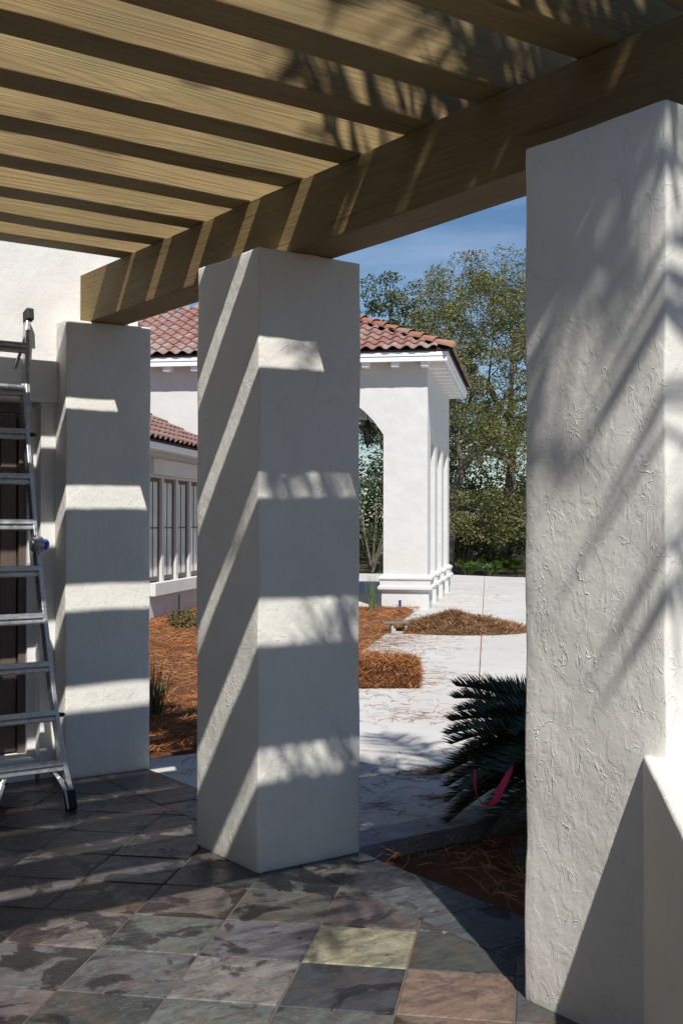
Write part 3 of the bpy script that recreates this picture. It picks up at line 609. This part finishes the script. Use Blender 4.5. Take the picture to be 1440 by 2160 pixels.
# ------------------------------------------------------------------ ladder leaning on the wall
LY0, LY1, LZ1 = 6.45, 7.292, 3.05; ld = empty('ladder', 'aluminium folding ladder leaning on the house wall, with blue hinge knob', 'ladder', (2.43, LY0, 0))
lu = Vector((0, LY1-LY0, LZ1)).normalized(); ln_ = Vector((0, -lu.z, lu.y))   # ln_ faces the camera
def LP(x, s_, n_=0.): return Vector((x+.0135*s_, 0, 0))+lu*s_+ln_*n_
for sg in (-1, 1):
    rl = MB(); pts = [(.235, .10), (.205, .28), (.183, .6), (.172, .9), (.163, 1.2), (.155, 1.56)]
    for (xa, sa), (xb, sb) in zip(pts[:-1], pts[1:]): rl.bar(LP(sg*xa, sa), LP(sg*xb, sb+.004), .028, .07, ln_)
    rl.build('rail', 'alu', ld, bev=.004)
    rl = MB(); pts = [(.150, 1.66), (.150, 2.2), (.152, 2.66)]
    for (xa, sa), (xb, sb) in zip(pts[:-1], pts[1:]): rl.bar(LP(sg*xa, sa, .004), LP(sg*xb, sb+.004, .004), .026, .062, ln_)
    rl.build('rail', 'alu', ld, bev=.004)
    rl = MB(); pts = [(.18, 2.50), (.19, 2.75), (.215, 3.02), (.232, 3.12)]
    for (xa, sa), (xb, sb) in zip(pts[:-1], pts[1:]): rl.bar(LP(sg*xa, sa, -.02), LP(sg*xb, sb+.004, -.02), .03, .066, ln_)
    rl.build('rail', 'alu', ld, bev=.004)
    hg = MB(); hg.bar(LP(sg*.158, 1.54, .0), LP(sg*.154, 1.68, 0), .016, .085, ln_)
    c_ = LP(sg*.16, 1.61, .01); hg.tube([c_+Vector((-.03, 0, 0)), c_+Vector((.03, 0, 0))], .048, 14); hg.tube([c_+Vector((-.036, 0, 0)), c_+Vector((.036, 0, 0))], .025, 10)
    h_ = hg.build('hinge', 'alu_dull', ld, bev=.003)
    kb = MB(); c2 = c_+Vector((sg*.05, 0, 0)); kb.tube([c2-Vector((sg*.012, 0, 0)), c2+Vector((sg*.005, 0, 0)), c2+Vector((sg*.02, 0, 0))], [.03, .036, .026], 14); kb.build('knob', 'blue', h_, bev=.004)
    ft = MB(); ft.bar(LP(sg*.24, -.005), LP(sg*.232, .11), .05, .085, ln_); ft.build('foot', 'rubber', ld, bev=.008)
    ft = MB(); ft.bar(LP(sg*.236, 3.12, -.01), LP(sg*.24, 3.20, -.01), .05, .085, ln_); ft.build('foot', 'rubber', ld, bev=.008)
    br = MB(); br.bar(LP(sg*.105, .27, -.0), LP(sg*.20, .155, 0), .022, .028, ln_); br.build('brace', 'alu', ld, bev=.003)
    br = MB(); br.bar(LP(sg*.165, .19, .02), LP(sg*.205, .10, .02), .025, .02, ln_); br.bar(LP(sg*.205, .1, .02), LP(sg*.215, -.0, .02), .022, .02, ln_); br.build('brace', 'alu', ld, bev=.003)
    br = MB(); br.bar(LP(sg*.12, 2.78, -.01), LP(sg*.215, 3.03, -.02), .02, .02, ln_); br.build('brace', 'alu_dull', ld, bev=.003)
hw = {0: .20, 1: .183, 2: .17, 3: .165, 4: .158, 5: .150, 6: .150, 7: .150, 8: .152, 9: .20}
for i in range(10):
    s_ = .26+i*.2955; mb = MB(); h_ = hw[i]
    mb.bar(LP(-h_, s_+.012, .026), LP(h_, s_+.012, .026), .024, .034, lu); mb.bar(LP(-h_, s_-.022, .012), LP(h_, s_-.022, .012), .03, .026, lu)
    mb.bar(LP(-h_, s_, .006), LP(h_, s_, .006), .02, .05, lu)
    mb.build('rung', 'alu', ld, bev=.004)
    if i in (1, 7):
        kb = MB(); c2 = LP(h_+.014, s_, .01); kb.tube([c2, c2+Vector((.035, -.01, 0)), c2+Vector((.045, -.012, 0))], [.016, .012, .003], 8); kb.build('lock_pin', 'rubber', ld)

# ------------------------------------------------------------------ things on the driveway
def straw_thing(name, label, cat, loc, core, npos, n, ln=.2, wd=.006, mat='needle', rz=0, sm=True, bias=None, cm='mulch'):
    r_ = empty(name, label, cat, loc, rz); core.build('straw_core', cm, r_, smooth=sm); mb = MB(); needles(mb, npos, None, n, ln, wd, .9, bias); mb.build('straw_fringe', mat, r_); return r_
# bale: 0.95 x .42 x .38
bm_ = MB(); BLx, BLy, BLz = .98, .42, .29; nx_, ny_, nz_ = 26, 14, 10
bm = bmesh.new(); bmesh.ops.create_cube(bm, size=1); bmesh.ops.subdivide_edges(bm, edges=bm.edges[:], cuts=12, use_grid_fill=True)
for v_ in bm.verts:
    p = v_.co; r_ = Vector((p.x, p.y, p.z)); 
    k = 1-.10*(abs(r_.x*2)**4*abs(r_.z*2)**4)-.05*(abs(r_.y*2)**4)*(abs(r_.z*2)**4); q = Vector((p.x*BLx, p.y*BLy, (p.z+.5)*BLz))*1.0
    q.x *= k; q.y *= k; q.z = q.z*(k if p.z > 0 else 1); q += noise.noise_vector(q*5)*.03+noise.noise_vector(q*16)*.012; q.z = max(q.z, .0); v_.co = q
bm_.v = [tuple(v_.co) for v_ in bm.verts]; bm_.f = [tuple(x_.index for x_ in f_.verts) for f_ in bm.faces]; core_v = [Vector(v_) for v_ in bm_.v]; bm.free()
straw_thing('straw_bale', 'rectangular bale of rusty pine straw on the pale driveway', 'straw bale', (7.17, 9.53, 0), bm_,
    lambda: core_v[rnd.randrange(len(core_v))]*1.02+Vector((rnd.gauss(0, .012), rnd.gauss(0, .012), rnd.gauss(0, .01)+.01)), 6500, .15, .0055, rz=math.radians(-35))
# loose pile
pl_ = MB(); R1, R2 = 1.08, .8; n1, n2 = 60, 26
pc = Vector((12.0, 13.55, 0))
def pile_h(x, y):
    r_ = math.hypot(x/R1, y/R2); ang = math.atan2(y, x); r_ *= 1+.3*noise.noise(Vector((math.cos(ang)*2, math.sin(ang)*2, 4)))
    b_h = max(0, 1-r_)**.9*.27; b_h *= 1+.6*noise.noise(Vector((x*2.3, y*2.3, 1)))
    return b_h+(.03*noise.noise(Vector((x*9, y*9, 2))) if r_ < 1 else -.03)
for i in range(n1+1):
    for k in range(n2+1): x = -R1*1.1+2.2*R1*i/n1; y = -R2*1.1+2.2*R2*k/n2; pl_.v.append((x, y, pile_h(x, y)))
for i in range(n1):
    for k in range(n2): a = i*(n2+1)+k; pl_.f.append((a, a+n2+1, a+n2+2, a+1))
def ppos():
    while True:
        x, y = rnd.uniform(-R1, R1)*1.05, rnd.uniform(-R2, R2)*1.05
        if math.hypot(x/R1, y/R2) < 1.04: return Vector((x, y, max(.006, pile_h(x, y)+rnd.gauss(.012, .012))))
straw_thing('straw_pile', 'loose heap of brown pine straw spread across the driveway edge', 'straw pile', pc, pl_, ppos, 11000, .2, .007, rz=yaw*-1, mat='needle_pale')
# hollow block with cap
bk = empty('hollow_block', 'small grey hollow block with a flat cap beside the straw pile', 'block', W(-4.75, .02, .0), -yaw+.1)
mb = MB(); mb.box(-.12, .12, -.07, .07, 0, .028); mb.box(-.12, -.085, -.07, .07, .028, .15); mb.box(.09, .125, -.07, .07, .028, .15); mb.box(-.085, -.05, -.07, -.02, .028, .07); mb.build('block_body', 'stone', bk, bev=.004)
mb = MB(); mb.box(-.25, .15, -.1, .09, .151, .172); mb.build('cap_slab', 'stone_dark', bk, bev=.003)
# thin stake, flag
st_ = MB(); st_.tube([(0, 0, -.1), (0, 0, .42)], .016, 6); o = st_.build('wooden_stake', 'iron'); o.location = W(-2.75, 4.12); tag(o, 'thin dark stake standing in the straw under the bay window', 'stake')
fl = empty('marker_flag', 'tiny blue marker flag in the straw beside the loggia pier', 'flag', W(-.75, .45, .03))
b_ = MB(); b_.tube([(0, 0, 0), (0, 0, .2)], .004, 5); b_.build('wire', 'iron', fl); b_ = MB(); b_.box(-.03, .03, -.002, .002, .08, .2); b_.build('cloth', 'flag', fl)
# pale root in the dark bed
rt = MB(); pts = [Vector((4.05+.0, 3.75, -.01)), Vector((4.22, 3.82, .02)), Vector((4.38, 3.8, .03)), Vector((4.52, 3.87, .03)), Vector((4.62, 3.9, .05))]
rt.tube(pts, [.006, .012, .014, .02, .008], 7); tag(rt.build('stick', 'bone', smooth=True), 'pale curved stick lying on the dark straw bed', 'stick')

# ------------------------------------------------------------------ fronds (cycad and palm)
def frond(mb, base_, dirn_, up_, L_, droop, nl, ll, lw, rach=.012, vee=.5, taper=.25, wild=0):
    d_ = Vector(dirn_).normalized(); pts = []; n = 14
    for i in range(n+1):
        t = i/n; pts.append(Vector(base_)+d_*L_*t+Vector((0, 0, 1))*(up_*L_*t-droop*L_*t*t))
    mb.tube(pts, [rach*(1-.8*i/n) for i in range(n+1)], 5)
    for i in range(nl):
        t = .1+.9*(i+.5)/nl; k = min(n-1, int(t*n)); f_ = t*n-k; p = pts[k].lerp(pts[k+1], f_); tg = (pts[k+1]-pts[k]).normalized()
        sd_ = tg.cross(Vector((0, 0, 1))).normalized(); nr = sd_.cross(tg)
        len_ = ll*min(1, math.sin(math.pi*min(1, t*.86+.1))**.6+taper*.3)*rnd.uniform(.93, 1.05)
        for sg in (-1, 1):
            dd = (sd_*sg+tg*(.55+.6*t)+nr*vee*rnd.uniform(.7, 1.2)+Vector((rnd.gauss(0, 1), rnd.gauss(0, 1), rnd.gauss(0, 1)))*wild).normalized(); e_ = p+dd*len_-Vector((0, 0, .1*len_)); m_ = p+dd*len_*.5
            ww = tg.cross(dd).cross(dd).normalized()*lw/2
            ww = tg*lw/2*(rnd.uniform(.4, 1.3) if wild else 1)
            mb.add([p-ww, p+ww, m_+ww*.9, m_-ww*.9, e_], [(0, 1, 2, 3), (3, 2, 4)])
cy = empty('cycad', 'dark glossy sago cycad half hidden behind the near column', 'cycad', (4.98, 4.22, -.06))
mb = MB(); mb.lathe((0, 0, 0), [(.13, 0), (.17, .1), (.16, .3), (.1, .42), (.02, .46)], 14); mb.build('trunk', 'bark', cy)
for i in range(96):
    an = i*2.39996; tier = i/96; up_ = .72*(1-tier)+.1; L_ = rnd.uniform(.84, 1.05)*(1.0 if tier > .25 else .9)
    mb = MB(); frond(mb, (math.cos(an)*.05, math.sin(an)*.05, .45), (math.cos(an), math.sin(an), 0), up_, L_, .38+.2*tier, 90, .19, .012, .009, 1.0)
    mb.build('frond', 'cycad', cy)
rib = MB(); rp_ = []
Yr = [((1001, 1622), 6.0), ((1000, 1650), 5.95), ((1003, 1680), 5.9), ((1020, 1703), 5.85), ((1042, 1698), 5.8), ((1053, 1668), 5.8), ((1068, 1640), 5.85), ((1082, 1612), 5.95)]
def pix(x, y, D): d_ = fw+RR*((x-720)/FPX)+UU*((1080-y)/FPX); return Vector((0, 0, EYE))+d_*D
cen = [pix(x_, y_, D-.3) for (x_, y_), D in Yr]; wid = [.008, .012, .013, .016, .02, .019, .02, .012]
k = 0
for p_, w_ in zip(cen, wid):
    k += 1; s_ = (RR*math.cos(k*.5)*.8+fw*math.sin(k*.5)*.5).normalized()*w_; rib.v += [tuple(p_-s_), tuple(p_+s_)]
for i in range(len(cen)-1): rib.f.append((2*i, 2*i+1, 2*i+3, 2*i+2))
o = rib.build('ribbon', 'ribbon', smooth=True); tag(o, 'loop of red plastic ribbon hanging from the cycad fronds', 'ribbon')
sm = o.modifiers.new('subd', 'SUBSURF'); sm.levels = sm.render_levels = 2; so_ = o.modifiers.new('solid', 'SOLIDIFY'); so_.thickness = .0015
# palm behind the camera whose fronds dapple the near column, the joists and the floor
PC = Vector((2.66, -.02, 6.95)); pm = empty('palm_tree', 'tall palm rising behind the viewpoint, shading the near column', 'palm', (PC.x+1.0, PC.y-.3, 0))
mb = MB(); mb.tube([(.0, .0, -.1), (-.15, .0, 2.2), (-.5, .15, 4.6), (-1., .3, 6.85)], [.24, .18, .16, .18], 14); mb.build('trunk', 'bark', pm, smooth=True)
for i in range(36):
    an = i*2.39996+.4; tier = i/36; mb = MB()
    frond(mb, (-1., .3, 6.8), (math.cos(an), math.sin(an), 0), 1.0*(1-tier)+.05, rnd.uniform(1.5, 2.0), .5+.5*tier, 38, .48, .045, .022, .2, .25, .32); mb.build('frond', 'palm', pm)

# ------------------------------------------------------------------ plants in the bed
def clump(name, label, cat, loc, n, h, spread, wd, mat, group=None, part='blades'):
    r_ = empty(name, label, cat, loc, 0, group); mb = MB()
    for i in range(n):
        an = rnd.uniform(0, 6.283); b0 = Vector((rnd.gauss(0, .03), rnd.gauss(0, .03), 0)); o_ = spread*rnd.uniform(.2, 1); hh_ = h*rnd.uniform(.6, 1.1)
        d_ = Vector((math.cos(an), math.sin(an), 0)); s_ = Vector((-d_.y, d_.x, 0))*wd/2; pr_ = None
        for k in range(5):
            t = k/4; p = b0+d_*o_*t**1.6+Vector((0, 0, hh_*(t-.25*t*t*o_/max(.05, h)*2)))
            ww = s_*(1-t*.9); mb.v += [tuple(p-ww), tuple(p+ww)]
            if k: q_ = len(mb.v)-4; mb.f.append((q_, q_+1, q_+3, q_+2))
    mb.build(part, mat, r_); return r_
clump('grass_plant', 'upright tuft of green grass left of the loggia pier', 'grass', W(-1.35, 1.62, .02), 60, .62, .25, .016, 'grass', 'grass tufts by the loggia')
clump('grass_plant', 'green grass tuft in front of the loggia pier', 'grass', W(-.75, .98, .02), 60, .72, .22, .016, 'grass', 'grass tufts by the loggia')
clump('lily_plant', 'dark strappy plant beside the foot of the left column', 'plant', (4.35, 8.75, 0), 70, .62, .38, .02, 'shrublet')
def leafball(mb, c_, rx, rz_, n, ls, mat=None):
    for i in range(n):
        d_ = Vector((rnd.gauss(0, 1), rnd.gauss(0, 1), rnd.gauss(0, 1))).normalized()*rnd.uniform(.35, 1)**.6; p = Vector(c_)+Vector((d_.x*rx, d_.y*rx, d_.z*rz_))
        a = Vector((rnd.gauss(0, 1), rnd.gauss(0, 1), rnd.gauss(0, .6))).normalized(); b = a.cross(Vector((rnd.gauss(0, 1), rnd.gauss(0, 1), rnd.gauss(0, 1)))).normalized()
        a *= ls*rnd.uniform(.6, 1.2)*.5; b *= ls*.24; mb.add([p-a, p+b, p+a, p-b], [(0, 1, 2, 3)])
for lab, (u_, v_), sz in (('low olive shrub in the straw below the bay windows', (-4.75, 3.35), .34), ('small shrub near the far end of the bay windows', (-2.1, 3.55), .36), ('low shrub at the edge of the left column in the straw bed', (-5.9, 4.05), .3),
                          ('tiny brown shrub between the bay windows and the middle column', (-4.6, 2.5), .18)):
    r_ = empty('low_shrub', lab, 'shrub', W(u_, v_, .02), 0, 'young shrubs in the straw bed'); mb = MB(); leafball(mb, (0, 0, sz*.4), sz, sz*.5, int(420*sz/.3), .075); mb.build('foliage', 'shrublet', r_)
    mb = MB()
    for q_ in range(7): an = q_*.9; mb.tube([(0, 0, -.02), (math.cos(an)*sz*.4, math.sin(an)*sz*.4, sz*.3), (math.cos(an)*sz*.8, math.sin(an)*sz*.8, sz*.6)], [.008, .006, .003], 4)
    mb.build('stems', 'bark', r_)

# ------------------------------------------------------------------ trees beyond the driveway
def gp(x, D, z=0): fh = Vector((math.sin(yaw), math.cos(yaw), 0)); q = fh*D+r0*x; return Vector((q.x, q.y, z))
def grow(skel, centers, rtw=.022, curv=.18):
    """connect each cluster centre to the nearest skeleton node with a crooked twig; returns tubes"""
    nodes = [(p, r_) for br_ in skel for p, r_ in br_]; tubes = []
    centers = sorted(centers, key=lambda c_: min((c_-p).length for p, r_ in nodes))
    for c_ in centers:
        best = min(nodes, key=lambda q_: (c_-q_[0]).length+(.6 if q_[0].z > c_.z+.3 else 0)); p, r_ = best; L_ = (c_-p).length; rr_ = min(r_*.75, rtw+.02*L_); pts = [p]; rs = [rr_]
        for k in range(1, 4):
            t = k/3; q_ = p.lerp(c_, t)+Vector((rnd.gauss(0, 1), rnd.gauss(0, 1), rnd.gauss(0, 1)))*L_*curv*.45*(1 if k < 3 else 0); pts.append(q_); rs.append(rr_*(1-.65*t)); nodes.append((q_, rr_*(1-.65*t)))
        tubes.append((pts, rs))
    return tubes
def make_tree(name, label, loc, skel, centers, cr, nleaf, ls, lmat, group, bark='bark'):
    r_ = empty(name, label, 'tree', loc, 0, group); mb = MB()
    for br_ in skel: mb.tube([p for p, q_ in br_], [q_*.8 for p, q_ in br_], 9)
    for pts, rs in grow(skel, centers): mb.tube(pts, rs, 4, False)
    mb.build('trunk', bark, r_, smooth=True)
    mb = MB()
    for c_ in centers: leafball(mb, c_, cr*rnd.uniform(.7, 1.2), cr*rnd.uniform(.45, .8), int(nleaf*rnd.uniform(.5, 1.3)), ls)
    mb.build('crown', lmat, r_); return r_
def ell(n, c_, rx, ry, rz_, hol=.5):
    out = []
    while len(out) < n:
        p = Vector((rnd.uniform(-1, 1), rnd.uniform(-1, 1), rnd.uniform(-1, 1)))
        if p.length < 1 and p.length > hol*rnd.random(): out.append(Vector(c_)+Vector((p.x*rx, p.y*ry, p.z*rz_)))
    return out
def lc(x, D, D0, x0, z): v_ = gp(x, D)-gp(x0, D0); return Vector((v_.x, v_.y, z))
# main oak: leaning trunk with long crooked limbs
D0 = 39.; SC = D0/FPX
def pl(px, py, dd=0): D = D0+dd; return lc((px-720)*D/FPX, D, D0, (944-720)*SC, EYE-(py-1101)*D/FPX)
tr = [[(pl(943, 1225), .30), (pl(948, 1130, .1), .24), (pl(957, 1050, .2), .22), (pl(972, 990, .3), .2), (pl(1000, 950, .4), .17), (pl(1040, 930, .3), .14), (pl(1085, 915, 0), .11), (pl(1130, 890, -.5), .09), (pl(1180, 860, -1), .05)],
      [(pl(975, 985, .3), .14), (pl(962, 930, .8), .11), (pl(975, 880, 1.2), .09), (pl(1000, 820, 1.4), .07), (pl(990, 740, 1.6), .05)],
      [(pl(1000, 950, .4), .13), (pl(1045, 958, -.2), .11), (pl(1075, 975, -.6), .09), (pl(1085, 1020, -.8), .07), (pl(1080, 1060, -1), .04)],
      [(pl(948, 1085, .1), .12), (pl(985, 1083, -.6), .11), (pl(1030, 1100, -1), .1), (pl(1075, 1090, -1.4), .08), (pl(1130, 1110, -2), .06)],
      [(pl(1020, 940, .4), .1), (pl(1035, 880, -.4), .08), (pl(1070, 830, -.9), .06), (pl(1090, 760, -1), .04)],
      [(pl(957, 1050, .2), .1), (pl(930, 990, 1), .08), (pl(880, 930, 2), .05)],
      [(pl(1050, 925, .3), .09), (pl(1060, 870, 1), .07), (pl(1030, 800, 2), .05), (pl(1040, 700, 2.4), .04)]]
cs = ell(230, pl(1040, 790, 0), 3.6, 3.2, 3.3)+ell(120, pl(1000, 650, 1), 2.6, 2.6, 2.0)+ell(60, pl(1090, 930, -1), 2.2, 2, 1.3)+ell(80, pl(1010, 1090, 0), 2.2, 2.5, 1.1)+ell(40, pl(920, 860, 2), 2., 2, 2.4)+ell(36, pl(1080, 600, 1), 1.6, 1.6, 1.6)
make_tree('live_oak', 'gnarled live oak with a leaning trunk just past the loggia', gp((944-720)*SC, D0), tr, cs, .46, 125, .098, 'oak', 'live oaks past the driveway')
def generic(x, D, h, rx, lab, mat='oak', nc=170, ls=.12, lean=0, nl=105, bark='bark', low=.35):
    tk_ = []; t0 = [(Vector((0, 0, -.2)), .3), (Vector((lean*.3, .1, h*.2)), .24), (Vector((lean*.6, -.1, h*.36)), .2), (Vector((lean, .2, h*.52)), .15), (Vector((lean*1.1, .1, h*.75)), .08), (Vector((lean, 0, h*.9)), .04)]; tk_.append(t0)
    for q_ in range(7):
        an = q_*.95+rnd.random(); z = h*(.25+.07*q_); r_ = rx*.75
        b0 = t0[min(4, 2+q_//3)][0].lerp(t0[1][0], .3*rnd.random()); p1 = b0+Vector((math.cos(an)*r_*.35, math.sin(an)*r_*.35, h*.08)); p2 = b0+Vector((math.cos(an+.3)*r_*.75, math.sin(an+.3)*r_*.75, h*.1+rnd.uniform(-.3, .5))); p3 = b0+Vector((math.cos(an+.2)*r_, math.sin(an+.2)*r_, h*.16))
        tk_.append([(b0, .13), (p1, .1), (p2, .07), (p3, .03)])
    cs_ = ell(nc, (lean, 0, h*(.5+low/2)), rx, rx, h*(.5-low/2), .75)
    cs_ = [c_ for c_ in cs_ if noise.noise(c_*.45+Vector((x, D, 0))) > -.22]
    return make_tree('live_oak', lab, gp(x, D), tk_, cs_, .48, int(nl*1.3), ls, mat, 'live oaks past the driveway', bark)
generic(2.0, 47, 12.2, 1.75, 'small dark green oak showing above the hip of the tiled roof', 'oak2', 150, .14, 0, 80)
generic(6.6, 46, 12.0, 3.6, 'tall thin crowned oak behind the leaning oak, its top against the sky', 'oak', 190, .12, .4, 58)
t4 = generic(9.2, 42, 12.6, 3.2, 'olive oak whose branches reach the near column edge', 'oak', 190, .11, -.3, 60)
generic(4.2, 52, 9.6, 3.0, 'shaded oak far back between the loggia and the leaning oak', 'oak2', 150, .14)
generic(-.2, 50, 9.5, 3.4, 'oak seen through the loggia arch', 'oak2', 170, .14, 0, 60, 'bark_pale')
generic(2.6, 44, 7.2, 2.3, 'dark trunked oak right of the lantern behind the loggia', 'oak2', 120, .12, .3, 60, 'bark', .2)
generic(12.5, 45, 12.0, 4.0, 'broad oak hidden mostly behind the near column', 'oak', 200, .14)
generic(-6, 52, 10.5, 4.0, 'oak standing behind the villa roof', 'oak2', 150, .15)
# shrubs under the trees
bl = ['dense dark shrub filling the gap under the leaning oak', 'round green shrub behind the palmettos', 'shaded shrub at the foot of the dark trunked oak', 'dark shrub seen low through the loggia arch', 'shrub at the edge of the woods near the column', 'tall shrub behind the driveway end', 'bushy shrub right of the leaning oak trunk', 'broad shrub in the shade at the right of the woods']
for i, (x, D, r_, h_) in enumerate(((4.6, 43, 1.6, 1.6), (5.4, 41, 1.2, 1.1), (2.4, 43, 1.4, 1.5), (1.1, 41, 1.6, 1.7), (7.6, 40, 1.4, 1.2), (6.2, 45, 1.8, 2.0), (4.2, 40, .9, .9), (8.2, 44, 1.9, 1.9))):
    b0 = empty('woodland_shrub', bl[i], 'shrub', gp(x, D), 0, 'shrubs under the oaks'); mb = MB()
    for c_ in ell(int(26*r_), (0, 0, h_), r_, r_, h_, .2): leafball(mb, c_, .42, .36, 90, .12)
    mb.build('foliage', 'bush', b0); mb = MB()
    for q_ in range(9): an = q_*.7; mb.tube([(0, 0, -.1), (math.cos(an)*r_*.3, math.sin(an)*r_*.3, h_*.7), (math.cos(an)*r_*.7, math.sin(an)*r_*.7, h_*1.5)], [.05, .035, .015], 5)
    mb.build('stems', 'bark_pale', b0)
for i, (x, D, lab) in enumerate(((4.1, 37.4, 'bright palmetto at the driveway edge beside the loggia'), (4.85, 37.6, 'sunlit yellow green palmetto in the middle of the driveway edge'), (5.9, 38.6, 'shaded palmetto near the column edge'))):
    b0 = empty('palmetto', lab, 'palmetto', gp(x, D, -.1), 0, 'palmettos along the driveway end'); mb = MB()
    for q_ in range(16):
        an = rnd.uniform(0, 6.28); el = rnd.uniform(.5, 1.3); tip = Vector((math.cos(an)*math.cos(el), math.sin(an)*math.cos(el), math.sin(el)))*rnd.uniform(.3, .55); mb.tube([(0, 0, 0), tip], .008, 4)
        sd_ = tip.cross(Vector((0, 0, 1))).normalized(); ax_ = tip.normalized()
        for k in range(14):
            a_ = -1.3+2.6*k/13; dd = (ax_*math.cos(a_)+sd_*math.sin(a_)).normalized()*rnd.uniform(.2, .3); s_ = dd.cross(ax_.cross(sd_)).normalized()*.014
            mb.add([tip-s_, tip+s_, tip+dd*.6+s_, tip+dd*.6-s_, tip+dd-Vector((0, 0, .06))], [(0, 1, 2, 3), (3, 2, 4)])
    mb.build('fans', 'palmetto', b0)
fwd = MB()
for i in range(2100):
    x = rnd.uniform(-24, 30); D = rnd.uniform(54, 62); z = abs(rnd.gauss(0, 2.3)); leafball(fwd, gp(x, D, z+.3), .9, .7, 36, .24)
tag(fwd.build('far_woods', 'bush'), 'dark mass of undergrowth filling the woods behind the oaks', 'undergrowth', kind='stuff')

# two unseen oaks added behind the viewpoint to cut sky fill, copies of the oak by the driveway
for lab, q in (('unseen oak added behind the low wall on the right to block sky light', (12.5, -5, 0)), ('unseen oak added behind the viewpoint to block low sky light', (5.5, -10.5, 0))):
    c_ = t4.copy(); COL.objects.link(c_); c_.location = q; c_['label'] = lab; c_.rotation_euler = (0, 0, q[0])
    for ch in t4.children: k = ch.copy(); COL.objects.link(k); k.parent = c_
